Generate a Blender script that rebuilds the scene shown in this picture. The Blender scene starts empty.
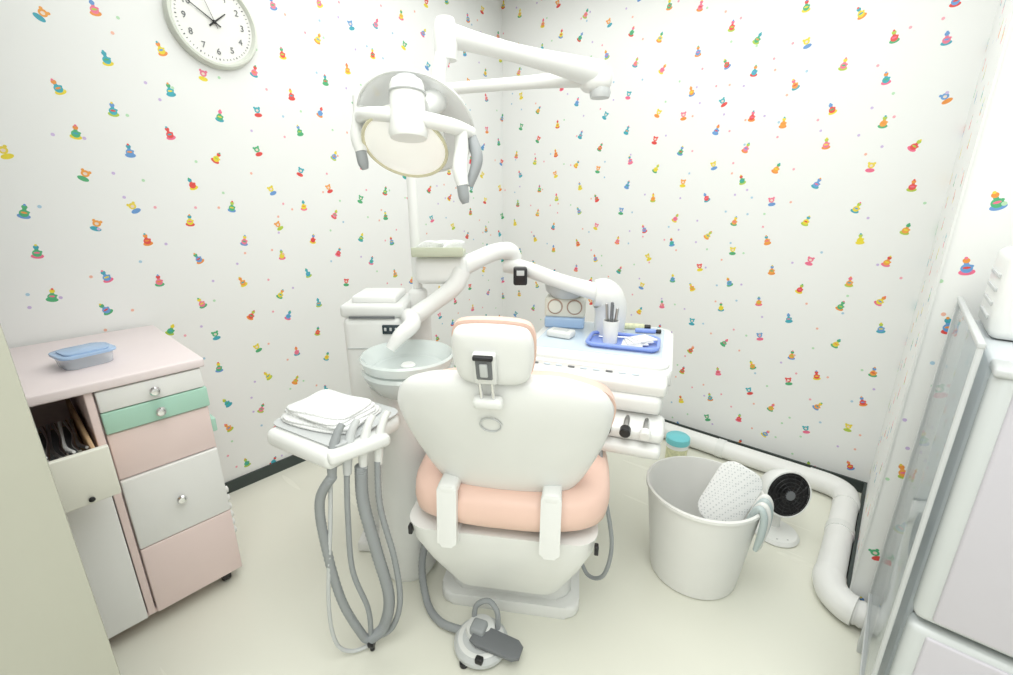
import bpy, bmesh, math, random
from mathutils import Vector, Matrix
random.seed(3)
A = math.atan2(.655, .756)
CA, SA = math.cos(A), math.sin(A)
CAM = (2.306, -2.616, 1.4)
def W(r, f): return (CAM[0]+CA*r-SA*f, CAM[1]+SA*r+CA*f)
sc = bpy.context.scene
col = sc.collection

# ---------------------------------------------------------------- materials
def mat(name, c, rough=.4, metal=0, trans=0, var=.02, scale=12, bump=0, alpha=1, emis=0, coat=0, ior=1.45):
    m = bpy.data.materials.new(name); m.use_nodes = True
    nt = m.node_tree; b = nt.nodes['Principled BSDF']
    b.inputs['Roughness'].default_value = rough
    b.inputs['Metallic'].default_value = metal
    b.inputs['Transmission Weight'].default_value = trans
    b.inputs['Alpha'].default_value = alpha
    b.inputs['Coat Weight'].default_value = coat
    b.inputs['IOR'].default_value = ior
    if emis:
        b.inputs['Emission Color'].default_value = (*c, 1); b.inputs['Emission Strength'].default_value = emis
    n = nt.nodes.new('ShaderNodeTexNoise'); n.inputs['Scale'].default_value = scale
    tc = nt.nodes.new('ShaderNodeTexCoord'); nt.links.new(tc.outputs['Object'], n.inputs['Vector'])
    mx = nt.nodes.new('ShaderNodeMix'); mx.data_type = 'RGBA'
    mx.inputs['A'].default_value = (*[max(0, x*(1-var)) for x in c], 1)
    mx.inputs['B'].default_value = (*[min(1, x*(1+var)) for x in c], 1)
    nt.links.new(n.outputs['Fac'], mx.inputs['Factor'])
    nt.links.new(mx.outputs['Result'], b.inputs['Base Color'])
    if bump:
        bp = nt.nodes.new('ShaderNodeBump'); bp.inputs['Strength'].default_value = bump
        bp.inputs['Distance'].default_value = .01
        nt.links.new(n.outputs['Fac'], bp.inputs['Height']); nt.links.new(bp.outputs['Normal'], b.inputs['Normal'])
    return m

M_white = mat('white_plastic', (.86, .87, .85), .3)
M_white2 = mat('white_shell', (.80, .81, .79), .35)
M_cream = mat('cream_plastic', (.80, .79, .70), .4)
M_pinkc = mat('pink_vinyl', (.88, .62, .52), .42)
M_pinkl = mat('pink_laminate', (.88, .72, .69), .4)
M_pinkt = mat('pink_top', (.87, .77, .77), .35)
M_greenl = mat('green_laminate', (.45, .72, .59), .4)
M_wlam = mat('white_laminate', (.88, .88, .86), .4)
M_wood = mat('drawer_wood', (.62, .42, .24), .6, var=.2, scale=25)
M_grey = mat('grey_hose', (.33, .35, .36), .5)
M_lgrey = mat('light_grey', (.60, .62, .62), .4)
M_dgrey = mat('dark_grey', (.17, .18, .19), .5)
M_black = mat('black_plastic', (.015, .015, .017), .35)
M_chrome = mat('chrome', (.75, .75, .76), .18, 1)
M_steel = mat('steel', (.55, .56, .57), .3, 1)
M_bluet = mat('blue_tray', (.25, .36, .80), .3)
M_bluel = mat('clear_blue_box', (.46, .64, .90), .25, alpha=.85)
M_clear = mat('clear_box', (.80, .86, .93), .2, alpha=.45)
M_glass = mat('teal_glass', (.84, .91, .89), .08, coat=.5, alpha=.68)
M_traytop = mat('tray_glass_top', (.66, .76, .84), .15)
M_towel = mat('towel', (.88, .89, .88), .95, bump=.6, scale=160)
M_beige = mat('beige_paint', (.48, .48, .40), .6)
M_dark = mat('dark_baseboard', (.05, .065, .06), .5)
M_ceil = mat('ceiling_paint', (.88, .88, .87), .8)
M_fridge = mat('fridge_side', (.66, .70, .72), .2)
M_frost = mat('frosted_glass', (.62, .71, .74), .10, alpha=.48, coat=.6)
M_fdoor = mat('fridge_door', (.62, .60, .65), .3)
M_fframe = mat('fridge_door_frame', (.64, .67, .67), .25)
M_pipe = mat('duct_white', (.86, .86, .84), .4)
M_tub = mat('tub_white', (.86, .86, .83), .45)
M_hand = mat('handle_bluegrey', (.52, .60, .60), .4)
M_lens = mat('lamp_lens', (.90, .91, .86), .12)
M_lensf = mat('lamp_lens_front', (.92, .92, .88), .1, emis=.3)  # weak emission added to brighten the lens, which faces away from the ceiling lights
M_lensr = mat('lamp_rim', (.80, .77, .55), .2)
M_shield = mat('lamp_shield', (.90, .91, .90), .15, alpha=.65)
M_olive = mat('olive_box', (.60, .64, .50), .5)
M_cyan = mat('cyan_lid', (.20, .66, .72), .4)
M_yel = mat('yellow_label', (.75, .78, .48), .5, var=.4, scale=60)
M_brown = mat('brown', (.50, .34, .26), .5)
M_screen = mat('screen_dark', (.03, .05, .06), .1)
M_clockf = mat('clock_frame', (.76, .79, .71), .35)
M_clockd = mat('clock_dial', (.86, .86, .83), .5)

class X:
    nt = None
    def __init__(s, v): s.v = v
    @staticmethod
    def op(o, *a):
        n = X.nt.nodes.new('ShaderNodeMath'); n.operation = o
        for i, k in enumerate(a):
            if isinstance(k, X): X.nt.links.new(k.v, n.inputs[i])
            else: n.inputs[i].default_value = k
        return X(n.outputs[0])
    def __add__(s, o): return X.op('ADD', s, o)
    def __sub__(s, o): return X.op('SUBTRACT', s, o)
    def __mul__(s, o): return X.op('MULTIPLY', s, o)
    def lt(s, o): return X.op('LESS_THAN', s, o)
    def gt(s, o): return X.op('GREATER_THAN', s, o)
    def fl(s): return X.op('FLOOR', s)
    def ab(s): return X.op('ABSOLUTE', s)
def wallpaper(name, ax):
    m = bpy.data.materials.new(name); m.use_nodes = True
    nt = m.node_tree; X.nt = nt; b = nt.nodes['Principled BSDF']; b.inputs['Roughness'].default_value = .45
    g = nt.nodes.new('ShaderNodeNewGeometry'); sp = nt.nodes.new('ShaderNodeSeparateXYZ')
    nt.links.new(g.outputs['Position'], sp.inputs[0])
    u0 = X(sp.outputs[ax]) + 10.0; v0 = X(sp.outputs[2]) + 10.0
    def rnd(c, r, seed):
        cb = nt.nodes.new('ShaderNodeCombineXYZ'); nt.links.new(c.v, cb.inputs[0]); nt.links.new(r.v, cb.inputs[1]); cb.inputs[2].default_value = seed
        w = nt.nodes.new('ShaderNodeTexWhiteNoise'); w.noise_dimensions = '3D'; nt.links.new(cb.outputs[0], w.inputs['Vector'])
        return X(w.outputs['Value'])
    def ramp(x, cols):
        r = nt.nodes.new('ShaderNodeValToRGB'); r.color_ramp.interpolation = 'CONSTANT'
        e = r.color_ramp.elements
        while len(e) < len(cols): e.new(.5)
        for i, c in enumerate(cols): e[i].position = i/len(cols)
        for i, c in enumerate(cols): e[i].color = (*c, 1)
        nt.links.new(x.v, r.inputs[0]); return r.outputs[0]
    def mix(f, a, bb):
        n = nt.nodes.new('ShaderNodeMix'); n.data_type = 'RGBA'; nt.links.new(f.v, n.inputs['Factor'])
        if isinstance(a, tuple): n.inputs['A'].default_value = a
        else: nt.links.new(a, n.inputs['A'])
        if isinstance(bb, tuple): n.inputs['B'].default_value = bb
        else: nt.links.new(bb, n.inputs['B'])
        return n.outputs['Result']
    def grid(S, seed, jit):
        cu = u0*(1/S) ; c = cu.fl(); vv = v0*(1/S) + X.op('MODULO', c, 2.0)*.5; r = vv.fl()
        return c, r, cu-c-.5+(rnd(c, r, seed+.1)-.5)*jit, vv-r-.5+(rnd(c, r, seed+.2)-.5)*jit
    pal = [(.74, .07, .06), (.84, .30, .05), (.82, .68, .04), (.08, .42, .18), (.05, .38, .48), (.14, .32, .64), (.84, .16, .28), (.45, .60, .07)]
    body_pal = [(.82, .68, .04), (.84, .20, .30), (.05, .42, .50), (.78, .08, .07), (.14, .34, .66), (.86, .36, .06), (.08, .44, .20), (.80, .64, .06)]
    base = (.875, .885, .87, 1)
    c, r, fu, fv = grid(.165, 1, .35)
    ang = (rnd(c, r, 3.3)-.45)*1.2
    cs, sn = X.op('COSINE', ang), X.op('SINE', ang)
    k = 1/.162
    x = (fu*cs-fv*sn)*k; y = (fu*sn+fv*cs)*k
    def ell(cx, cy, rx, ry):
        a = (x-cx)*(1/rx); d = (y-cy)*(1/ry); return (a*a+d*d).lt(1.0)
    mx2 = lambda a, b: X.op('MAXIMUM', a, b)
    t = rnd(c, r, 5.5)
    isd = t.lt(.72)
    cone = mx2(ell(0, -.22, .46, .46), mx2(ell(.30, -.02, .24, .15), (x.ab()).lt(.19)*y.gt(-.4)*y.lt(.5)))*isd
    nb = t.gt(.72)
    bear = mx2(ell(0, .15, .46, .44), mx2(ell(-.38, .5, .18, .18), ell(.38, .5, .18, .18)))*nb
    body = mx2(cone, bear)
    hd = ell(0, .58, .28, .27)*isd
    hat = ell(0, .84, .14, .14)*isd
    face = ell(0, .12, .22, .2)*nb
    stripe = ell(0, -.15, .3, .12)*isd
    bs = ell(0, -.60, .62, .32)
    o = mix(bs, base, ramp(rnd(c, r, 7.7), pal))
    o = mix(body, o, ramp(rnd(c, r, 9.1), body_pal))
    o = mix(hd, o, ramp(rnd(c, r, 11.1), pal))
    o = mix(hat, o, ramp(rnd(c, r, 13.1), body_pal))
    o = mix(stripe, o, ramp(rnd(c, r, 12.3), pal))
    o = mix(face, o, (.85, .7, .6, 1))
    c2, r2, a2, b2 = grid(.0825, 21, .6)
    dd = (a2*a2+b2*b2).lt(.0044)*rnd(c2, r2, 23.).gt(.70)
    o = mix(dd, o, ramp(rnd(c2, r2, 25.), [(.85, .40, .46), (.40, .60, .74), (.48, .73, .48), (.87, .48, .36), (.60, .48, .74)]))
    nt.links.new(o, b.inputs['Base Color'])
    return m
M_wpx = wallpaper('wallpaper_x', 0); M_wpy = wallpaper('wallpaper_y', 1)

def floor_mat():
    m = mat('floor_vinyl', (.82, .82, .72), .3, var=.025, scale=2.5)
    nt = m.node_tree; b = nt.nodes['Principled BSDF']
    n = nt.nodes.new('ShaderNodeTexNoise'); n.inputs['Scale'].default_value = 1.3
    tc = nt.nodes.new('ShaderNodeTexCoord'); mp = nt.nodes.new('ShaderNodeMapping'); mp.inputs['Scale'].default_value = (1, 9, 1)
    mp.inputs['Rotation'].default_value = (0, 0, .3)
    nt.links.new(tc.outputs['Object'], mp.inputs[0]); nt.links.new(mp.outputs[0], n.inputs['Vector'])
    mr = nt.nodes.new('ShaderNodeMapRange'); mr.inputs['To Min'].default_value = .18; mr.inputs['To Max'].default_value = .32
    nt.links.new(n.outputs['Fac'], mr.inputs['Value']); nt.links.new(mr.outputs[0], b.inputs['Roughness'])
    return m
M_floor = floor_mat()

def perf_mat():
    m = mat('perforated_white', (.86, .87, .86), .5)
    nt = m.node_tree; b = nt.nodes['Principled BSDF']
    v = nt.nodes.new('ShaderNodeTexVoronoi'); v.inputs['Scale'].default_value = 110; v.inputs['Randomness'].default_value = .1
    tc = nt.nodes.new('ShaderNodeTexCoord'); nt.links.new(tc.outputs['Object'], v.inputs['Vector'])
    rp = nt.nodes.new('ShaderNodeValToRGB'); rp.color_ramp.elements[0].position = .28; rp.color_ramp.elements[1].position = .36
    rp.color_ramp.elements[0].color = (.62, .64, .64, 1); rp.color_ramp.elements[1].color = (.87, .88, .87, 1)
    nt.links.new(v.outputs['Distance'], rp.inputs[0]); nt.links.new(rp.outputs[0], b.inputs['Base Color'])
    return m
M_perf = perf_mat()

# ---------------------------------------------------------------- geometry helpers
I4 = Matrix.Identity(4)
def T(x, y, z): return Matrix.Translation((x, y, z))
def R(deg, ax): return Matrix.Rotation(math.radians(deg), 4, ax)
FLAT = Matrix(((1, 0, 0, 0), (0, 0, 1, 0), (0, 1, 0, 0), (0, 0, 0, 1)))
class G:
    def __init__(s, name, x, y, z=0, rz=0, rf=True, yaw=0):
        e = bpy.data.objects.new(name, None); col.objects.link(e); e.empty_display_size = .1
        if rf:
            w = W(x, y); e.location = (w[0], w[1], z); e.rotation_euler = (0, 0, A+math.radians(yaw))
        else:
            e.location = (x, y, z); e.rotation_euler = (0, 0, math.radians(rz))
        s.e = e; s.T = T(-x, -y, -z)
        s.unyaw = T(x, y, 0) @ R(-yaw, 'Z') @ T(-x, -y, 0)
def finish(name, g, bm, m, M=I4, ang=38):
    bmesh.ops.recalc_face_normals(bm, faces=bm.faces)
    Mx = (g.T if g else I4) @ M
    bmesh.ops.transform(bm, matrix=Mx, verts=bm.verts)
    me = bpy.data.meshes.new(name); bm.to_mesh(me); bm.free()
    for p in me.polygons: p.use_smooth = True
    me.set_sharp_from_angle(angle=math.radians(ang))
    o = bpy.data.objects.new(name, me); col.objects.link(o); me.materials.append(m)
    if g: o.parent = g.e
    return o
def box(name, g, c, s, m, bev=.004, M=I4, rot=None, seg=3, taper=None):
    bm = bmesh.new(); bmesh.ops.create_cube(bm, size=1)
    for v in bm.verts:
        v.co = Vector((v.co.x*s[0], v.co.y*s[1], v.co.z*s[2]))
        if taper and v.co.z < 0: v.co.x *= taper; v.co.y *= taper
    if bev: bmesh.ops.bevel(bm, geom=bm.edges[:], offset=min(bev, min(s)*.48), segments=seg, profile=.5, affect='EDGES')
    MM = M @ T(*c) @ (rot if rot else I4)
    return finish(name, g, bm, m, MM)
def catmull(pts, n=8, closed=False):
    P = [Vector(p) for p in pts]; out = []; L = len(P)
    rng = range(L if closed else L-1)
    for i in rng:
        if closed: a, b, c, d = P[(i-1) % L], P[i], P[(i+1) % L], P[(i+2) % L]
        else: a, b, c, d = P[max(i-1, 0)], P[i], P[i+1], P[min(i+2, L-1)]
        for k in range(n):
            t = k/n
            out.append(.5*((2*b)+(c-a)*t+(2*a-5*b+4*c-d)*t*t+(3*b-a-3*c+d)*t*t*t))
    if not closed: out.append(P[-1])
    return out
def tube(name, g, pts, rad, m, n=8, seg=14, corr=0, M=I4, smooth=True, flat=1):
    P = catmull([Vector(p) for p in pts], n) if smooth else [Vector(p) for p in pts]
    if isinstance(rad, (list, tuple)):
        rr = [v.x for v in catmull([Vector((r, 0, 0)) for r in rad], n)] if smooth else list(rad)
    else: rr = [rad]*len(P)
    if corr: rr = [r*(1+(corr if i % 2 else -corr)) for i, r in enumerate(rr)]
    bm = bmesh.new(); prev = None; rings = []
    up = Vector((0, 0, 1))
    for i, p in enumerate(P):
        t = (P[min(i+1, len(P)-1)]-P[max(i-1, 0)]).normalized()
        if prev is None:
            nrm = t.cross(up); nrm = nrm if nrm.length > .1 else t.cross(Vector((1, 0, 0)))
            nrm.normalize()
        else: nrm = (prev - t*prev.dot(t)).normalized()
        prev = nrm; bn = t.cross(nrm)
        rings.append([bm.verts.new(p+nrm*math.cos(2*math.pi*k/seg)*rr[i]+bn*math.sin(2*math.pi*k/seg)*rr[i]*flat) for k in range(seg)])
    for a, b in zip(rings, rings[1:]):
        for k in range(seg): bm.faces.new((a[k], a[(k+1) % seg], b[(k+1) % seg], b[k]))
    bm.faces.new(rings[0][::-1]); bm.faces.new(rings[-1])
    return finish(name, g, bm, m, M, 50)
def cyl(name, g, p0, p1, r0, m, r1=None, seg=28, bev=.003, M=I4):
    r1 = r0 if r1 is None else r1
    p0, p1 = Vector(p0), Vector(p1); d = p1-p0; L = d.length
    b = min(bev, L*.3, r0*.5, r1*.5)
    prof = [(0, 0), (r0-b, 0), (r0, b), (r1, L-b), (r1-b, L), (0, L)]
    return lathe(name, g, prof, m, M @ T(*p0) @ d.to_track_quat('Z', 'Y').to_matrix().to_4x4(), seg)
def lathe(name, g, prof, m, M=I4, seg=40, ang=38):
    bm = bmesh.new(); rings = []
    for r, z in prof:
        if r < 1e-6: rings.append([bm.verts.new((0, 0, z))])
        else: rings.append([bm.verts.new((r*math.cos(2*math.pi*k/seg), r*math.sin(2*math.pi*k/seg), z)) for k in range(seg)])
    for a, b in zip(rings, rings[1:]):
        for k in range(seg):
            k2 = (k+1) % seg
            if len(a) == 1 and len(b) == 1: continue
            if len(a) == 1: bm.faces.new((a[0], b[k], b[k2]))
            elif len(b) == 1: bm.faces.new((a[k], a[k2], b[0]))
            else: bm.faces.new((a[k], a[k2], b[k2], b[k]))
    return finish(name, g, bm, m, M, ang)
def pillow(name, g, outline, df, db, m, M=I4, e=4, n=7, sm=6, curve=0):
    O = [Vector((p[0], p[1], 0)) for p in outline]
    if sm: O = catmull(O, sm, True)
    c = sum(O, Vector())/len(O); bm = bmesh.new(); rings = []
    for i in range(-n, n+1):
        th = i/n*math.pi/2; k = max(math.cos(th), 0)**(2/e); d = abs(math.sin(th))**(2/e)*(df if i > 0 else -db)
        if abs(i) == n: rings.append([bm.verts.new((c.x, d, c.y))]); continue
        rings.append([bm.verts.new((c.x+(p.x-c.x)*k, d+curve*((c.x+(p.x-c.x)*k)**2), c.y+(p.y-c.y)*k)) for p in O])
    L = len(O)
    for a, b in zip(rings, rings[1:]):
        for k in range(L):
            k2 = (k+1) % L
            if len(a) == 1: bm.faces.new((a[0], b[k], b[k2]))
            elif len(b) == 1: bm.faces.new((a[k], a[k2], b[0]))
            else: bm.faces.new((a[k], a[k2], b[k2], b[k]))
    return finish(name, g, bm, m, M, 60)
def rrect(w, h, r, n=5):
    out = []
    for cx, cy, a0 in ((w/2-r, h/2-r, 0), (-w/2+r, h/2-r, 90), (-w/2+r, -h/2+r, 180), (w/2-r, -h/2+r, 270)):
        for i in range(n+1):
            a = math.radians(a0+90*i/n); out.append((cx+r*math.cos(a), cy+r*math.sin(a)))
    return out
def prism(name, g, outline, h, m, M=I4, bev=.004, top=None):
    bm = bmesh.new(); t = top or 1
    a = [bm.verts.new((x, y, 0)) for x, y in outline]; b = [bm.verts.new((x*t, y*t, h)) for x, y in outline]
    L = len(a); bm.faces.new(a[::-1]); bm.faces.new(b)
    for k in range(L): bm.faces.new((a[k], a[(k+1) % L], b[(k+1) % L], b[k]))
    if bev:
        es = [e for e in bm.edges if abs(e.verts[0].co.z-e.verts[1].co.z) < 1e-6]
        bmesh.ops.bevel(bm, geom=es, offset=bev, segments=3, profile=.5, affect='EDGES')
    return finish(name, g, bm, m, M)
def ring(n, r, z=0, cx=0, cy=0): return [(cx+r*math.cos(i*2*math.pi/n), cy+r*math.sin(i*2*math.pi/n), z) for i in range(n+1)]

# ---------------------------------------------------------------- room
HZ = 2.66
def slab(name, x0, x1, y0, y1, z0, z1, m):
    bm = bmesh.new(); bmesh.ops.create_cube(bm, size=1)
    cx, cy, cz = (x0+x1)/2, (y0+y1)/2, (z0+z1)/2
    for v in bm.verts: v.co = Vector((v.co.x*(x1-x0), v.co.y*(y1-y0), v.co.z*(z1-z0)))
    me = bpy.data.meshes.new(name); bm.to_mesh(me); bm.free(); o = bpy.data.objects.new(name, me); col.objects.link(o)
    o.location = (cx, cy, cz); me.materials.append(m); return o
slab('floor', -.1, 3.9, -3.9, .1, -.1, 0, M_floor)
slab('ceiling', -.1, 3.9, -3.9, .1, HZ, HZ+.1, M_ceil)
slab('wall_left', -.1, 0, -3.9, .1, 0, HZ, M_wpy)
slab('wall_back', 0, 2.4, 0, .1, 0, HZ, M_wpx)
w = slab('wall_right', 2.4, 3.9, -.87, .1, 0, HZ, M_wpx)
w.data.materials.append(M_wpy)
for p in w.data.polygons:
    if abs(p.normal.x) > .5: p.material_index = 1
slab('wall_far_right', 3.8, 3.9, -3.9, -.87, 0, HZ, M_ceil)
slab('wall_rear', 0, 3.8, -3.9, -3.8, 0, HZ, M_ceil)
slab('wall_front', .98, 1.23, -3.8, -2.622, 0, HZ, M_beige)
slab('baseboard_left', 0, .012, -3.8, 0, 0, .06, M_dark)
slab('baseboard_back', .012, 2.4, -.012, 0, 0, .06, M_dark)
slab('baseboard_right', 2.388, 2.4, -.87, -.012, 0, .06, M_dark)
slab('baseboard_front', 2.388, 3.8, -.882, -.87, 0, .06, M_dark)
slab('trim_1', 2.397, 2.404, -.874, -.868, .06, HZ, M_white2)

# ---------------------------------------------------------------- duct pipe
g = G('duct_pipe', 2.3, -.13, 0, 0, rf=False)
R_ = .048; z = .054; PY = -.125; PX = 2.337
tube('run_back', g, [(.9, PY, z), (1.6, PY, z), (2.18, PY, z)], R_, M_pipe, n=6, seg=24)
tube('elbow_1', g, [(2.17, PY, z), (2.26, PY-.005, z), (2.32, PY-.04, z), (PX, PY-.11, z), (PX, PY-.15, z)], R_*1.08, M_pipe, n=6, seg=24)
tube('run_side', g, [(PX, PY-.1, z), (PX, -.5, z), (PX, -.80, z)], R_, M_pipe, n=6, seg=24)
for i, xx in enumerate((1.2, 1.75)):
    tube('collar_%d' % i, g, [(xx-.02, PY, z), (xx+.02, PY, z)], R_*1.08, M_white2, smooth=False, seg=24)
tube('collar_side', g, [(PX, -.48, z), (PX, -.52, z)], R_*1.08, M_white2, smooth=False, seg=24)
g = G('duct_pipe', 2.45, -.93, 0, 0, rf=False)
tube('elbow_2', g, [(PX, -.802, z), (PX, -.83, z), (PX+.02, -.89, z), (PX+.06, -.927, z), (PX+.085, -.934, z)], R_*1.08, M_pipe, n=6, seg=24)
tube('run_front', g, [(2.41, -.934, z), (2.43, -.934, z), (2.7, -.934, z)], R_*.9, M_pipe, n=16, seg=24, corr=.05)

# ---------------------------------------------------------------- wall clock
CY, CZ = -1.79, 2.085
g = G('wall_clock', 0, CY, CZ, rf=False)
MC = T(0, CY, CZ) @ R(90, 'Y')
RC = .166
lathe('frame', g, [(0, .0), (RC, .0), (RC+.002, .012), (RC-.006, .034), (RC-.014, .036), (RC-.022, .026), (RC-.024, .02)], M_clockf, MC, 72)
lathe('dial', g, [(0, .021), (RC-.022, .021), (RC-.022, .015), (0, .015)], M_clockd, MC, 72)
def yz(a, r): return (CY+r*math.sin(a), CZ+r*math.cos(a))
for h in range(1, 13):
    a = h*math.pi/6; y_, z_ = yz(a, .105)
    tcv = bpy.data.curves.new('numeral', 'FONT'); tcv.body = str(h); tcv.size = .032; tcv.align_x = 'CENTER'; tcv.align_y = 'CENTER'; tcv.extrude = .0008
    to = bpy.data.objects.new('numeral_%d' % h, tcv); col.objects.link(to); tcv.materials.append(M_dgrey)
    to.parent = g.e; to.location = (.0225, y_-CY, z_-CZ); to.rotation_euler = (math.pi/2, 0, math.pi/2)
for h in range(60):
    a = h*math.pi/30; ya, za = yz(a, .130); yb, zb = yz(a, .136)
    tube('tick_%d' % h, g, [(.0225, ya, za), (.0225, yb, zb)], .0011 if h % 5 else .002, M_dgrey, smooth=False, seg=4)
def chand(nm, a, L, wd, xx):
    y_, z_ = yz(a, L); y0, z0 = yz(a+math.pi, .025)
    tube(nm, g, [(xx, y0, z0), (xx, y_, z_)], [wd, wd*.5], M_black, smooth=False, seg=8)
chand('hour_hand', math.radians(50), .06, .0035, .025); chand('minute_hand', math.radians(-58), .10, .0028, .027)
chand('second_hand', math.radians(-20), .09, .0012, .029)
cyl('pin', g, (.022, CY, CZ), (.032, CY, CZ), .007, M_black)

# ---------------------------------------------------------------- cabinet (fronts face +X)
g = G('drawer_cabinet', .32, -2.5, rf=False)
FX = .62; Y0, Y1, YM = -2.80, -2.225, -2.505
def cbox(nm, x0, x1, y0, y1, z0, z1, m, bev=.003):
    return box(nm, g, ((x0+x1)/2, (y0+y1)/2, (z0+z1)/2), (x1-x0, y1-y0, z1-z0), m, bev)
cbox('top', .02, FX+.025, Y0-.01, Y1+.01, .872, .903, M_pinkt, .006)
cbox('side_right', .03, FX, Y1-.02, Y1, .06, .872, M_pinkl)
cbox('side_left', .03, FX, Y0, Y0+.02, .06, .872, M_pinkl)
cbox('divider', .03, FX+.012, YM-.012, YM+.008, .06, .872, M_pinkl)
cbox('back', .02, .035, Y0, Y1, .06, .872, M_pinkl)
cbox('bottom', .03, FX, Y0, Y1, .05, .07, M_pinkl)
cbox('carcass_fill', .05, FX-.02, YM+.008, Y1-.02, .08, .86, M_pinkl)
def front(nm, y0, y1, z0, z1, m, knob=True, x=FX):
    cbox(nm, x-.004, x+.018, y0, y1, z0, z1, m, .004)
    if knob:
        yc, zc = (y0+y1)/2, (z0+z1)/2
        lathe(nm+'_knob', g, [(0, 0), (.007, 0), (.006, .010), (.013, .014), (.015, .02), (.011, .027), (0, .029)], M_chrome, T(x+.018, yc, zc) @ R(90, 'Y'), 20)
YR0, YR1 = YM+.012, Y1-.003
front('drawer_1', YR0, YR1, .803, .868, M_wlam)
front('drawer_2', YR0, YR1+.006, .732, .800, M_greenl)
front('panel_1', YR0, YR1, .574, .729, M_pinkl, False, FX-.008)
front('drawer_3', YR0, YR1, .318, .571, M_wlam)
front('panel_2', YR0, YR1, .06, .315, M_pinkl, False)
YL0, YL1 = Y0+.003, YM-.015
front('door_low', YL0, YL1, .06, .545, M_wlam, False)
front('drawer_low', YL0, YL1, .55, .615, M_wlam, False)
DX = .81
cbox('open_front', DX-.018, DX, YL0-.003, YL1+.012, .625, .772, M_cream, .004)
cbox('open_bottom', .2, DX-.018, YL0+.01, YL1-.012, .63, .638, M_wood)
cbox('open_side_r', .2, DX-.018, YL1-.018, YL1-.008, .63, .74, M_wood)
cbox('open_side_l', .2, DX-.018, YL0+.008, YL0+.018, .63, .74, M_wood)
cbox('open_rack', .30, .66, YL0+.03, YL1-.03, .64, .672, M_dgrey)
for i in range(9):
    yy = YL1-.04-i*.027; x1 = .72+random.uniform(-.02, .03)
    tube('forceps_%d' % i, g, [(.36, yy, .71), (.5, yy+.004, .715), (.6, yy-.003, .718), (x1, yy+random.uniform(-.01, .01), .74)], [.006, .004, .006, .004], M_chrome, seg=8)
    tube('forceps_b_%d' % i, g, [(.36, yy+.014, .71), (.5, yy+.008, .715), (.6, yy+.005, .718), (x1, yy+.016, .745)], [.005, .004, .005, .004], M_white if i % 2 else M_steel, seg=8)
lathe('open_pull', g, [(0, 0), (.006, 0), (.007, .006), (0, .009)], M_black, T(DX, (YL0+YL1)/2+.09, .64) @ R(90, 'Y'), 16)
tube('low_pull', g, [(FX+.018, -2.63, .583), (FX+.035, -2.63, .583), (FX+.035, -2.57, .583), (FX+.018, -2.57, .583)], .004, M_chrome, n=4, seg=8)
for i, (xx, yy) in enumerate(((FX-.04, Y1-.05), (FX-.04, Y0+.05), (.08, Y1-.05), (.08, Y0+.05))):
    cyl('caster_%d' % i, g, (xx-.0, yy-.014, .025), (xx, yy+.014, .025), .025, M_black)
    box('caster_fork_%d' % i, g, (xx, yy, .042), (.03, .034, .03), M_dgrey)
for i in range(6):
    lathe('side_hook_%d' % i, g, [(0, 0), (.014, 0), (.012, .012), (0, .016)], M_white, T(FX-.03, Y1, .2+i*.035) @ R(-90, 'X'), 16)
box('side_holder', g, (FX-.05, Y1+.01, .64), (.05, .02, .05), M_greenl)

g = G('plastic_container', .42, -2.46, .903, rf=False, rz=0)
Mb = T(.425, -2.475, .904) @ R(10, 'Z')
prism('body', g, rrect(.105, .115, .02), .036, M_clear, Mb, .004, top=1.08)
prism('lid', g, rrect(.128, .14, .025), .008, M_bluel, Mb @ T(0, 0, .036), .003)
prism('lid_ridge', g, rrect(.10, .11, .02), .005, M_bluel, Mb @ T(0, 0, .044), .002)

# ---------------------------------------------------------------- fridge
g = G('refrigerator', 2.75, -1.2, rf=False)
FC = 2.474+.29
box('body', g, (FC, -1.20, .565), (.58, .41, 1.085), M_fridge, .01)
box('door_upper', g, (FC, -1.435, .815), (.576, .056, .575), M_fframe, .018, seg=4)
box('door_upper_panel', g, (FC+.010, -1.463, .812), (.535, .012, .54), M_fdoor, .012, seg=4)
box('door_lower', g, (FC, -1.435, .27), (.576, .056, .485), M_fframe, .018, seg=4)
box('door_lower_panel', g, (FC+.010, -1.463, .27), (.535, .012, .455), M_fdoor, .012, seg=4)
box('gasket', g, (FC, -1.407, .56), (.56, .012, 1.06), M_dgrey, .002)
box('top_cap', g, (FC, -1.43, 1.1), (.578, .075, .018), M_lgrey, .006)
for i, (xx, yy) in enumerate(((2.53, -1.38), (2.99, -1.38), (2.53, -1.03), (2.99, -1.03))):
    cyl('foot_%d' % i, g, (xx, yy, 0), (xx, yy, .03), .02, M_black)
g = G('frosted_glass_panel', 2.452, -1.17, rf=False)
box('pane', g, (2.452, -1.17, .625), (.006, .54, 1.02), M_frost, .001)
box('frame_top', g, (2.452, -1.17, 1.14), (.012, .55, .012), M_lgrey, .003)
box('frame_back', g, (2.452, -.900, .625), (.010, .008, 1.03), M_lgrey, .003)
box('frame_front', g, (2.452, -1.440, .575), (.010, .008, 1.13), M_lgrey, .003)
box('frame_bottom', g, (2.452, -1.17, .118), (.012, .55, .012), M_lgrey, .003)
box('foot_0', g, (2.452, -1.42, .056), (.014, .04, .112), M_lgrey, .003)
box('foot_1', g, (2.452, -1.03, .056), (.014, .04, .112), M_lgrey, .003)
g = G('paper_towel_dispenser', 2.60, -1.15, 1.109, rf=False)
box('case', g, (2.605, -1.12, 1.202), (.25, .22, .185), M_white, .02, seg=4)
box('front_slot', g, (2.605, -1.233, 1.16), (.17, .008, .02), M_dgrey, .002)
box('front_lid', g, (2.605, -1.234, 1.235), (.20, .012, .09), M_white2, .005)
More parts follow.
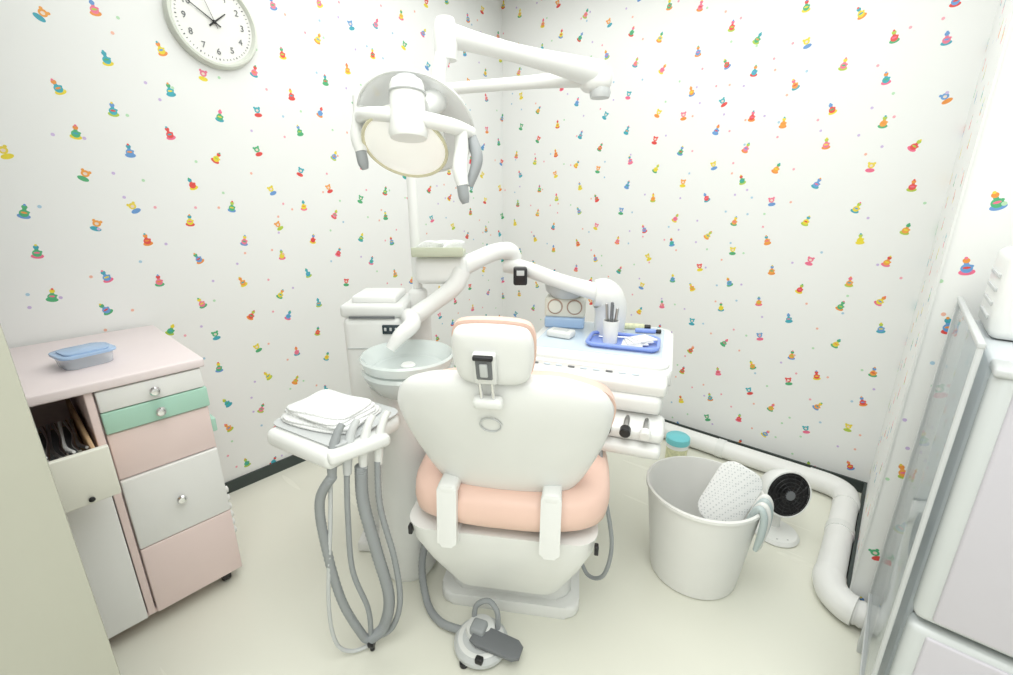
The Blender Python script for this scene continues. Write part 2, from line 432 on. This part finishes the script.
for i in range(4):
    box('vent_%d' % i, g, (2.479, -1.12, 1.15+i*.03), (.006, .13, .008), M_lgrey, .001)

# ---------------------------------------------------------------- dental chair
g = G('dental_chair', 0.012, 1.30, yaw=-9)
g.T = T(0, -1.30, 0)
prism('base_plate', g, rrect(.50, .95, .05), .05, M_white, T(.0, 1.715, .0), .012)
prism('base_upper', g, rrect(.44, .86, .05), .055, M_white2, T(.0, 1.70, .05), .015, top=.95)
box('lift_housing', g, (.0, 1.55, .2), (.34, .5, .22), M_white2, .03)
bm = bmesh.new(); rings = []
for z_, hw, f0, f1 in ((.15, .19, 1.19, 1.9), (.21, .21, 1.16, 1.9), (.31, .245, 1.11, 1.92), (.41, .275, 1.07, 1.94), (.475, .285, 1.06, 1.95)):
    rings.append([bm.verts.new((x_, y_+(f0+f1)/2, z_)) for x_, y_ in rrect(hw*2, f1-f0, .07)])
L = len(rings[0]); bm.faces.new(rings[0]); bm.faces.new(rings[-1])
for a, b in zip(rings, rings[1:]):
    for k in range(L): bm.faces.new((a[k], a[(k+1) % L], b[(k+1) % L], b[k]))
finish('underbody_shell', g, bm, M_white, I4, 50)
seat = [(0, 1.045), (.12, 1.05), (.235, 1.08), (.295, 1.15), (.31, 1.3), (.295, 1.5), (.265, 1.72), (.2, 1.84), (0, 1.87), (-.2, 1.84), (-.265, 1.72), (-.29, 1.5), (-.30, 1.3), (-.285, 1.15), (-.235, 1.08), (-.12, 1.05)]
pillow('seat_cushion', g, [(x_+.012, y_) for x_, y_ in seat], .080, .062, M_pinkc, T(0, 0, .545) @ FLAT, e=4)
leg = [(0, 0), (.18, 0), (.215, .05), (.20, .38), (.12, .45), (0, .46), (-.12, .45), (-.20, .38), (-.215, .05), (-.18, 0)]
ML = T(0, 1.84, .53) @ R(-22, 'X') @ FLAT
pillow('leg_cushion', g, leg, .06, .03, M_pinkc, ML, e=4)
pillow('leg_shell', g, leg, .02, .05, M_white, ML @ T(0, -.03, 0), e=4)
th = math.degrees(math.atan2(.17, .42))
MBk = T(0.016, 1.15, .585) @ R(th, 'X')
ol = [(0, -.01), (.12, -.008), (.175, .01), (.212, .06), (.243, .14), (.268, .22), (.280, .29), (.277, .345), (.245, .395), (.185, .43), (.12, .448), (0, .452)]
ol = ol + [(-x_, y_) for x_, y_ in ol[-2:0:-1]]
pillow('back_shell', g, ol, .035, .05, M_white, MBk, e=3.2, curve=.40)
ol2 = [(x_*.965+.018, (y_-.22)*.93+.206) for x_, y_ in ol]
pillow('back_cushion', g, ol2, .062, .0, M_pinkc, MBk @ T(0, .026, 0), e=4, curve=.40)
tube('emblem_ring', g, [(.026*math.cos(a)-.016, -.0515, .335+.024*math.sin(a)) for a in [i*2*math.pi/28 for i in range(29)]], .0022, M_lgrey, smooth=False, seg=6, M=MBk)
MH = MBk @ T(-.002, -.01, .525) @ R(-6, 'X')
hd = [(0, -.07), (.05, -.070), (.078, -.058), (.088, -.03), (.092, .01), (.088, .05), (.068, .073), (0, .08)]
hd = hd + [(-x_, y_) for x_, y_ in hd[-2:0:-1]]
pillow('headrest_shell', g, hd, .012, .03, M_white, MH, e=4, curve=.6)
pillow('headrest_cushion', g, [(x_*1.04, y_*1.04+.002) for x_, y_ in hd], .036, .0, M_pinkc, MH @ T(0, .010, 0), e=4, curve=.6)
box('headrest_bracket', g, (-.012, -.036, -.01), (.052, .02, .08), M_white2, .006, M=MH)
box('headrest_bracket_slot', g, (-.012, -.047, -.004), (.036, .006, .058), M_dgrey, .003, M=MH)
box('headrest_bracket_bar', g, (-.012, -.050, .026), (.044, .012, .010), M_black, .003, M=MH)
box('headrest_bracket_key', g, (-.012, -.051, -.006), (.018, .006, .035), M_lgrey, .003, M=MH)
for sx in (-.026, .002):
    cyl('headrest_rod%d' % (sx > -.01), g, (sx, -.043, -.02), (sx, -.035, -.11), .0045, M_chrome, M=MH)
box('headrest_mount', g, (-.012, -.034, -.11), (.07, .03, .028), M_white, .01, M=MH)
for i, sx in enumerate((-.14, .150)):
    prism('back_bracket_%d' % i, g, rrect(.056, .19, .012), .02, M_white, T(sx, 1.052, .545) @ R(84, 'X'), .006)
    box('bracket_lug_%d' % i, g, (sx, 1.09, .46), (.054, .08, .05), M_white, .012)
    box('bracket_arm_%d' % i, g, (sx, 1.085, .625), (.054, .09, .04), M_white, .012)
    box('bracket_clip_%d' % i, g, (sx+(-.13 if i == 0 else .13), 1.085, .45), (.012, .02, .03), M_black, .003)
tube('pedal_hose', g, [(-.20, 1.55, .2), (-.29, 1.42, .26), (-.325, 1.30, .14), (-.29, 1.22, .03), (-.22, 1.15, .02), (-.13, 1.12, .03)], .013, M_grey, n=24, seg=12, corr=.05)

# ---------------------------------------------------------------- foot pedal
g = G('foot_pedal', -.082, 1.11, yaw=-20)
g.T = T(.075, -1.075, 0)
MP = T(-.075, 1.075, 0)
lathe('base', g, [(0, .012), (.082, .012), (.088, .018), (.088, .03), (.078, .042), (.03, .05), (0, .05)], M_lgrey, MP, 40)
lathe('base_ring', g, [(.078, .04), (.07, .046), (.06, .046), (.06, .04)], M_white2, MP, 40)
lathe('dome', g, [(.05, .045), (.046, .062), (.03, .07), (0, .072)], M_white2, MP @ T(-.01, .02, 0), 32)
pl = [(-.025, -.03), (.0, -.04), (.12, -.035), (.14, -.02), (.14, .02), (.12, .035), (0, .035), (-.02, .02)]
prism('lever', g, pl, .016, M_dgrey, MP @ T(.0, -.01, .055) @ R(8, 'Y'), .005)
box('lever_hub', g, (-.085, 1.08, .07), (.05, .05, .035), M_grey, .01)
tube('carry_handle', g, [(-.12, 1.12, .04), (-.115, 1.13, .10), (-.075, 1.14, .125), (-.04, 1.13, .10), (-.035, 1.12, .04)], .009, M_grey, seg=10)
for i, a in enumerate((10, 130, 250)):
    cyl('foot_%d' % i, g, (-.075+.08*math.cos(math.radians(a)), 1.075+.08*math.sin(math.radians(a)), 0), (-.075+.08*math.cos(math.radians(a)), 1.075+.08*math.sin(math.radians(a)), .018), .014, M_black)
box('mode_button', g, (-.05, 1.0, .045), (.025, .02, .02), M_black, .005)

# ---------------------------------------------------------------- cuspidor unit
g = G('cuspidor_unit', -.50, 1.74, yaw=0)
box('body', g, (-.50, 1.74, .49), (.23, .25, .98), M_white, .03, seg=4)
box('plinth', g, (-.48, 1.68, .025), (.27, .32, .05), M_white2, .012)
box('cap', g, (-.50, 1.745, 1.00), (.24, .25, .05), M_white2, .015)
box('cap_lid', g, (-.50, 1.75, 1.036), (.17, .18, .03), M_white, .01)
box('cap_slot', g, (-.50, 1.617, .98), (.17, .006, .008), M_dgrey, .001)
box('display', g, (-.43, 1.613, .935), (.065, .01, .035), M_screen, .003)
for i in range(3): box('display_led_%d' % i, g, (-.45+i*.02, 1.606, .937), (.008, .004, .012), M_lgrey, .001)
box('body_seam', g, (-.50, 1.614, .86), (.20, .004, .005), M_lgrey, .001)
bm_c = T(-.340, 1.46, 0)
lathe('pedestal', g, [(0, .0), (.10, .0), (.115, .03), (.10, .25), (.095, .55), (.075, .70), (.09, .78), (0, .78)], M_white, bm_c @ T(-.05, .01, 0), 36)
lathe('bowl_body', g, [(0, .745), (.07, .745), (.118, .775), (.148, .82), (.155, .84), (.148, .85), (0, .85)], M_glass, bm_c, 44)
lathe('bowl_under', g, [(0, .74), (.09, .75), (.12, .79), (.10, .83), (0, .835)], M_white, bm_c, 40)
lathe('bowl_glass', g, [(.0, .812), (.03, .812), (.085, .828), (.127, .855), (.146, .885), (.153, .892), (.159, .885), (.150, .855), (.10, .845), (0, .84)], M_glass, bm_c @ T(0, 0, .004), 44)
lathe('drain', g, [(0, .845), (.022, .845), (.026, .852), (.02, .858), (0, .858)], M_white, bm_c, 24)
box('bridge', g, (-.42, 1.58, .76), (.16, .14, .10), M_white, .03)
tube('faucet_arm', g, [(-.37, 1.66, .97), (-.35, 1.59, .985), (-.335, 1.53, .975), (-.37, 1.49, .945), (-.40, 1.47, .905)], [.034, .032, .03, .026, .017], M_white, seg=18)
box('pole_clamp', g, (-.36, 1.77, .80), (.10, .10, .36), M_white2, .03)
box('pole_clamp_top', g, (-.355, 1.78, 1.0), (.07, .07, .12), M_white, .02)
box('arm_block', g, (-.25, 1.76, 1.14), (.20, .12, .11), M_white, .03, seg=5)
tube('arm_drop', g, [(-.17, 1.72, 1.14), (-.20, 1.70, 1.08), (-.28, 1.68, 1.02), (-.34, 1.66, .98), (-.38, 1.65, .95)], [.036, .034, .032, .034, .03], M_white, seg=18)
box('shelf', g, (-.255, 1.73, 1.205), (.19, .12, .02), M_olive, .004)
box('shelf_rim', g, (-.255, 1.672, 1.215), (.19, .008, .03), M_olive, .002)
for i in range(3):
    pillow('tissue_%d' % i, g, [(-.05, 0), (.02, -.005), (.05, .02), (0, .03), (-.03, .02)], .01, .01, M_towel, T(-.29+i*.045, 1.72+.01*i, 1.222) @ R(20*i, 'Z'), e=2.5)

# ---------------------------------------------------------------- operating light
g = G('operating_light', -.355, 1.78, 1.06)
cyl('light_pole', g, (-.355, 1.78, 1.06), (-.355, 1.78, 1.76), .019, M_white)
lathe('pole_top', g, [(0, 1.72), (.026, 1.72), (.028, 1.735), (.026, 1.785), (0, 1.79)], M_white, T(-.355, 1.78, 0), 24)
tube('light_arm_lower', g, [(-.355, 1.78, 1.755), (-.15, 1.73, 1.765), (.10, 1.67, 1.77), (.27, 1.63, 1.775)], [.022, .019, .021, .03], M_white, seg=18)
box('light_joint', g, (.285, 1.615, 1.765), (.10, .085, .075), M_white, .03, seg=5)
lathe('light_joint_cap', g, [(0, 1.71), (.03, 1.71), (.034, 1.725), (.03, 1.74), (0, 1.74)], M_lgrey, T(.30, 1.61, 0), 28)
tube('light_arm_upper', g, [(.29, 1.62, 1.78), (.20, 1.56, 1.785), (.05, 1.44, 1.785), (-.07, 1.34, 1.785), (-.14, 1.28, 1.785)], [.042, .034, .024, .024, .028], M_white, seg=18)
lathe('lamp_joint', g, [(0, 1.73), (.026, 1.73), (.029, 1.75), (.029, 1.80), (.022, 1.82), (0, 1.825)], M_white, T(-.15, 1.275, 0), 24)
tube('lamp_drop', g, [(-.15, 1.275, 1.76), (-.165, 1.26, 1.71), (-.172, 1.25, 1.66), (-.185, 1.24, 1.61)], [.022, .018, .02, .026], M_white, seg=16)
MLp = T(-.222, 1.215, 1.57) @ R(-44, 'X') @ R(5, 'Y')
lathe('lamp_reflector', g, [(0, .05), (.07, .045), (.115, .028), (.140, .004), (.144, .0), (.139, .0), (.113, .018), (.07, .035), (0, .042)], M_shield, MLp, 56)
tube('reflector_rim', g, ring(56, .142), .003, M_white2, smooth=False, seg=8, M=MLp)
ML2 = T(-.242, 1.185, 1.535) @ R(-38, 'X') @ R(5, 'Y')
lathe('lamp_lens_housing', g, [(0, .045), (.05, .042), (.09, .02), (.101, -.012), (.102, -.02), (.098, -.02), (0, -.020)], M_lens, ML2, 48)
lathe('lamp_lens', g, [(.098, -.019), (.09, -.023), (.05, -.032), (0, -.035)], M_lensf, ML2, 48)
tube('lamp_rim', g, ring(48, .100, -.02), .004, M_lensr, smooth=False, seg=8, M=ML2)
MHb = T(-.22, 1.10, 1.53) @ R(-8, 'X')
lathe('lamp_hub', g, [(0, .0), (.040, .0), (.044, .01), (.040, .035), (.038, .11), (.034, .12), (0, .122)], M_white, MHb, 36)
tube('lamp_hub_band', g, ring(28, .039, .095), .003, M_lgrey, smooth=False, seg=6, M=MHb)
lathe('lamp_hub_cap', g, [(0, .12), (.026, .12), (.024, .128), (0, .13)], M_lgrey, MHb, 28)
tube('lamp_yoke', g, [(-.355, 1.20, 1.585), (-.32, 1.13, 1.585), (-.22, 1.10, 1.575), (-.13, 1.12, 1.56), (-.085, 1.17, 1.55)], [.013, .015, .017, .017, .015], M_white, seg=14)
tube('lamp_bridge', g, [(-.185, 1.24, 1.63), (-.17, 1.18, 1.62), (-.195, 1.13, 1.60)], [.026, .028, .024], M_white, seg=14)
for i, (hx, hz, hy) in enumerate(((-.355, 1.585, 1.20), (-.105, 1.505, 1.14))):
    tube('lamp_handle_%d' % i, g, [(hx, hy, hz+.05), (hx, hy, hz+.01), (hx-.004, hy-.015, hz-.04), (hx+.002, hy-.02, hz-.075)], [.014, .016, .018, .014], M_white, seg=14)
    tube('lamp_grip_%d' % i, g, [(hx, hy-.02, hz-.07), (hx+.004, hy-.02, hz-.10), (hx+.008, hy-.02, hz-.115)], [.013, .013, .008], M_grey, seg=14)
tube('lamp_handle_2', g, [(-.085, 1.17, 1.54), (-.07, 1.15, 1.49), (-.09, 1.14, 1.43)], [.014, .014, .010], M_grey, seg=14)

# ---------------------------------------------------------------- assistant side tray with suction hoses
g = G('suction_holder', -.50, 1.18, yaw=-30); U = g.unyaw
box('head', g, (-.50, 1.18, .755), (.27, .27, .055), M_white, .022, seg=4)
box('head_under', g, (-.50, 1.19, .715), (.17, .2, .05), M_white2, .015)
prism('tray', g, rrect(.27, .24, .03), .010, M_lgrey, T(-.505, 1.195, .780), .003, top=1.04)
tube('arm', g, [(-.45, 1.24, .72), (-.39, 1.34, .70), (-.40, 1.40, .68)], .028, M_white, seg=16, M=U)
box('holder_bar', g, (-.40, 1.07, .765), (.17, .06, .035), M_white2, .012, M=U, rot=R(40, 'Z'))
hp = [(-.452, 1.045), (-.42, 1.07), (-.385, 1.095), (-.35, 1.12)]
for i, (a, b) in enumerate(hp):
    tube('handpiece_%d' % i, g, [(a-.01, b-.015, .69), (a-.004, b-.01, .76), (a+.008, b+.005, .81), (a+.02, b+.02, .835)], [.011, .014, .011, .009], (M_grey, M_lgrey, M_white2, M_white2)[i], seg=14, M=U)
tube('hose_0', g, [(-.46, 1.03, .70), (-.505, 1.035, .62), (-.515, 1.05, .47), (-.50, 1.07, .24), (-.46, 1.09, .08), (-.445, 1.10, .045)], .013, M_grey, n=24, seg=12, corr=.06, M=U)
tube('hose_1', g, [(-.43, 1.05, .69), (-.445, 1.06, .55), (-.455, 1.07, .35), (-.43, 1.09, .18), (-.435, 1.10, .05)], .008, M_grey, n=10, M=U)
tube('hose_2', g, [(-.40, 1.08, .70), (-.405, 1.08, .58), (-.385, 1.09, .40), (-.365, 1.10, .22), (-.39, 1.10, .10), (-.435, 1.10, .05)], .017, M_grey, n=24, seg=12, corr=.06, M=U)
tube('hose_3', g, [(-.36, 1.10, .70), (-.365, 1.10, .55), (-.34, 1.11, .35), (-.335, 1.11, .19), (-.37, 1.11, .08), (-.43, 1.10, .05)], .009, M_grey, n=24, seg=12, corr=.06, M=U)
tube('hose_4', g, [(-.47, 1.04, .70), (-.49, 1.05, .55), (-.53, 1.05, .25), (-.53, 1.06, .08), (-.49, 1.08, .02), (-.43, 1.10, .03)], .006, M_lgrey, n=10, M=U)
cyl('hose_clip', g, (-.445, 1.10, .035), (-.425, 1.10, .035), .018, M_black, M=U)
cyl('hose_clip_foot', g, (-.435, 1.10, 0), (-.435, 1.10, .03), .008, M_black, M=U)

g = G('folded_towel_stack', -.515, 1.20, .791, yaw=-20)
for i in range(5):
    s = .96-.04*i
    o = [(-.12*s, -.085*s), (0, -.095*s), (.12*s, -.08*s), (.13*s, .0), (.115*s, .09*s), (0, .085*s), (-.12*s, .09*s), (-.128*s, 0)]
    o = [(p[0]+random.uniform(-.006, .006), p[1]+random.uniform(-.006, .006)) for p in o]
    pillow('towel_%d' % i, g, o, .006, .004, M_towel, T(-.515+random.uniform(-.006, .006), 1.20, .795+i*.0075) @ R(random.uniform(-6, 6)-8, 'Z') @ FLAT, e=5, sm=4)

# ---------------------------------------------------------------- instrument table
g = G('instrument_table', .35, 1.64, yaw=-20); U = g.unyaw
ct = T(.355, 1.66, .015)
prism('body', g, rrect(.53, .54, .05), .055, M_white, ct @ T(0, 0, .80), .016)
prism('top_rim', g, rrect(.51, .50, .045), .012, M_white2, ct @ T(0, .01, .853), .004)
prism('glass_top', g, rrect(.46, .40, .03), .005, M_traytop, ct @ T(0, .045, .862), .002)
box('control_panel', g, (.355, 1.40, .835), (.51, .10, .05), M_white, .015, rot=R(14, 'X'))
for i in range(9):
    box('button_%d' % i, g, (.175+i*.042, 1.392, .862), (.022, .014, .004), M_traytop if i % 3 else M_dgrey, .001, rot=R(14, 'X'))
box('hanger_arm', g, (.50, 1.42, .775), (.20, .16, .06), M_white2, .02)
box('hanger', g, (.50, 1.35, .70), (.23, .10, .05), M_white, .02, seg=4, rot=R(20, 'X'))
box('hanger_lip', g, (.50, 1.315, .645), (.22, .07, .04), M_white2, .016, rot=R(10, 'X'))
for i in range(3):
    cyl('handpiece_%d' % i, g, (.44+i*.06, 1.295, .71), (.44+i*.06, 1.41, .725), .013, M_chrome, .01)
    cyl('handpiece_end_%d' % i, g, (.44+i*.06, 1.272, .705), (.44+i*.06, 1.30, .71), .017, M_black if i < 2 else M_white2)
tube('cord_0', g, [(.39, 1.31, .66), (.375, 1.29, .5), (.38, 1.28, .3), (.36, 1.28, .16), (.33, 1.33, .12)], .007, M_grey)
tube('cord_1', g, [(.42, 1.30, .66), (.45, 1.27, .5), (.49, 1.26, .3), (.47, 1.26, .16), (.41, 1.29, .12), (.36, 1.33, .20)], .007, M_grey)
cyl('cord_plug', g, (.39, 1.31, .67), (.385, 1.302, .60), .012, M_black)
cyl('cord_plug_b', g, (.42, 1.305, .67), (.424, 1.298, .60), .012, M_black)
tube('swing_elbow', g, [(-.19, 1.76, 1.14), (-.13, 1.78, 1.165), (-.05, 1.83, 1.195), (.01, 1.87, 1.195), (.035, 1.89, 1.16)], [.042, .036, .034, .036, .032], M_white, seg=18, M=U)
tube('swing_arm', g, [(.0, 1.89, 1.14), (.10, 1.84, 1.12), (.22, 1.78, 1.085), (.37, 1.71, 1.05)], [.036, .032, .03, .036], M_white, seg=18, M=U)
box('brake_box', g, (.055, 1.80, 1.105), (.055, .05, .07), M_black, .008, M=U)
box('brake_label', g, (.055, 1.773, 1.12), (.03, .004, .02), M_lgrey, .001, M=U)
tube('arm_down', g, [(.34, 1.72, 1.05), (.38, 1.72, 1.045), (.41, 1.73, .99), (.41, 1.745, .86)], [.05, .062, .062, .058], M_white, seg=22, M=U)

TZ = .882
g = G('blue_instrument_tray', .435, 1.60, TZ, yaw=-20)
ct = T(.435, 1.60, TZ)
prism('floor', g, rrect(.24, .15, .025), .006, M_bluet, ct, .002)
rr = rrect(.25, .16, .03); tube('rim', g, [(x_, y_, .014) for x_, y_ in rr+[rr[0]]], .007, M_bluet, smooth=False, seg=10, M=ct)
for i in range(4):
    box('gauze_%d' % i, g, (.47+.012*i, 1.585+.01*i, TZ+.010+.005*i), (.075, .07, .005), M_towel, .001, rot=R(15*i, 'Z'))
tube('probe', g, [(.34, 1.63, TZ+.012), (.50, 1.65, TZ+.016)], .003, M_chrome, smooth=False)
g = G('pen_cup', .385, 1.60, TZ+.007, yaw=-20)
lathe('cup', g, [(0, 0), (.026, 0), (.03, .085), (.027, .085), (.023, .006), (0, .006)], M_white, T(.385, 1.60, TZ+.007), 28)
for i in range(4):
    a = i*1.6
    cyl('pen_%d' % i, g, (.385+.01*math.cos(a), 1.60+.01*math.sin(a), TZ+.02), (.385+.02*math.cos(a), 1.60+.018*math.sin(a), TZ+.14+.008*i), .0055, M_dgrey if i % 2 else M_steel)
g = G('cartoon_dispenser', .265, 1.86, TZ, yaw=-12)
box('base', g, (.25, 1.86, TZ+.022), (.165, .10, .044), M_bluel, .008)
box('face_box', g, (.25, 1.865, TZ+.085), (.17, .09, .085), M_cream, .012)
for i, sx in enumerate((-.04, .04)):
    lathe('eye_%d' % i, g, [(0, 0), (.032, 0), (.032, .004), (0, .006)], M_brown, T(.25+sx, 1.822, TZ+.09) @ R(90, 'X'), 24)
    lathe('eye_in_%d' % i, g, [(0, 0), (.027, 0), (.025, .003), (0, .004)], M_cream, T(.25+sx, 1.815, TZ+.09) @ R(90, 'X'), 24)
lathe('top_bowl', g, [(0, .126), (.06, .126), (.085, .15), (.092, .18), (.085, .18), (.06, .14), (0, .135)], M_lgrey, T(.25, 1.865, TZ), 32)
g = G('timer', .215, 1.70, TZ, yaw=-30)
box('body', g, (.215, 1.70, TZ+.014), (.10, .065, .026), M_white2, .008)
box('screen', g, (.215, 1.702, TZ+.0275), (.06, .03, .003), M_lgrey, .001)
g = G('medicine_tube', .53, 1.80, TZ, yaw=-20)
g.T = T(-.48, -1.745, -TZ)
cyl('tube_body', g, (.44, 1.74, TZ+.013), (.52, 1.75, TZ+.013), .012, M_yel)
cyl('tube_cap', g, (.52, 1.75, TZ+.013), (.545, 1.753, TZ+.013), .010, M_black)
g = G('marker_pen', .57, 1.74, TZ, yaw=-20)
g.T = T(-.55, -1.715, -TZ)
cyl('barrel', g, (.50, 1.71, TZ+.010), (.58, 1.72, TZ+.010), .009, M_bluet); cyl('cap', g, (.58, 1.72, TZ+.010), (.60, 1.722, TZ+.010), .009, M_black)

# ---------------------------------------------------------------- laundry tub, wipes, fan
g = G('laundry_tub', .735, 1.44)
ct = T(.735, 1.44, 0)
lathe('shell', g, [(0, .0), (.150, .0), (.158, .008), (.198, .362), (.206, .369), (.205, .379), (.196, .381), (.192, .367), (.152, .014), (0, .012)], M_tub, ct, 64)
for j in range(4):
    a = math.radians(-52+j*8)
    P = []
    for dr, zz in ((.16, .28), (.178, .36), (.198, .398), (.216, .37), (.216, .30), (.207, .235-.012*j)):
        P.append((.735+dr*math.cos(a), 1.44+dr*math.sin(a), zz))
    tube('drape_%d' % j, g, P, [.009, .012, .012, .012, .012, .008], M_hand if j % 2 == 0 else M_tub, seg=12)
MM = T(.815, 1.405, .365) @ R(-30, 'Z') @ R(22, 'Y') @ R(-24, 'X')
pillow('perforated_mat', g, rrect(.155, .24, .05, 4), .004, .004, M_perf, MM @ T(0, -.02, 0), e=6, sm=0, curve=2.2)

wf_ = 2.2; wx = (676-506.5)/396*wf_
g = G('wipes_canister', wx, wf_)
lathe('body', g, [(0, 0), (.052, 0), (.054, .005), (.057, .11), (0, .11)], M_yel, T(wx, wf_, 0), 36)
lathe('band', g, [(0, .098), (.059, .098), (.059, .125), (0, .125)], M_white, T(wx, wf_, 0), 36)
lathe('lid', g, [(0, .122), (.062, .122), (.064, .13), (.062, .155), (.052, .163), (0, .165)], M_cyan, T(wx, wf_, 0), 36)

g = G('table_fan', 1.175, 1.63, yaw=-8)
g.T = T(-1.20, -1.63, 0)
lathe('base', g, [(0, 0), (.085, 0), (.09, .008), (.08, .022), (.03, .032), (0, .033)], M_white, T(1.20, 1.63, 0), 40)
box('buttons', g, (1.20, 1.575, .022), (.05, .02, .006), M_dgrey, .002)
cyl('neck', g, (1.20, 1.65, .02), (1.20, 1.66, .15), .02, M_white)
MF = T(1.20, 1.63, .215) @ R(12, 'Z') @ R(78, 'X')
lathe('housing', g, [(0, -.09), (.04, -.088), (.075, -.06), (.098, -.01), (.103, .02), (.1, .03), (.094, .03), (.09, .0), (0, -.03)], M_white, MF, 48)
lathe('dark_inner', g, [(0, .0), (.085, .005), (.094, .022), (0, .01)], M_black, MF, 40)
for rr_ in (.025, .04, .055, .07, .085, .093):
    tube('grille_%d' % int(rr_*1000), g, ring(36, rr_, .028+.012*(1-(rr_/.09)**2)), .0019, M_black, smooth=False, seg=6, M=MF)
for i in range(14):
    a = i*math.pi/7; tube('spoke_%d' % i, g, [(.02*math.cos(a), .02*math.sin(a), .04), (.05*math.cos(a+.2), .05*math.sin(a+.2), .036), (.09*math.cos(a+.4), .09*math.sin(a+.4), .028)], .0019, M_black, n=3, seg=6, M=MF)
lathe('badge', g, [(0, .036), (.02, .036), (.02, .042), (0, .044)], M_dgrey, MF, 24)

# ---------------------------------------------------------------- lights + camera
def area(name, x, y, sx, sy, e, c=(.985, 1, .985)):
    l = bpy.data.lights.new(name, 'AREA'); l.shape = 'RECTANGLE'; l.size = sx; l.size_y = sy; l.energy = e; l.color = c
    o = bpy.data.objects.new(name, l); o.location = (x, y, HZ-.06); col.objects.link(o)
area('ceiling_light_a', 1.3, -1.3, 2.1, 1.9, 27)
area('ceiling_light_b', 2.4, -2.7, 1.8, 1.6, 36)
wd = bpy.data.worlds.new('world'); sc.world = wd; wd.use_nodes = True
wd.node_tree.nodes['Background'].inputs[0].default_value = (.9, .95, .95, 1); wd.node_tree.nodes['Background'].inputs[1].default_value = .4
sc.view_settings.view_transform = 'Standard'
cd = bpy.data.cameras.new('camera'); cd.lens = 16; cd.sensor_width = 36; cd.clip_start = .02
co = bpy.data.objects.new('camera', cd); co.location = CAM; co.rotation_euler = (math.radians(72.9), 0, A); col.objects.link(co); sc.camera = co
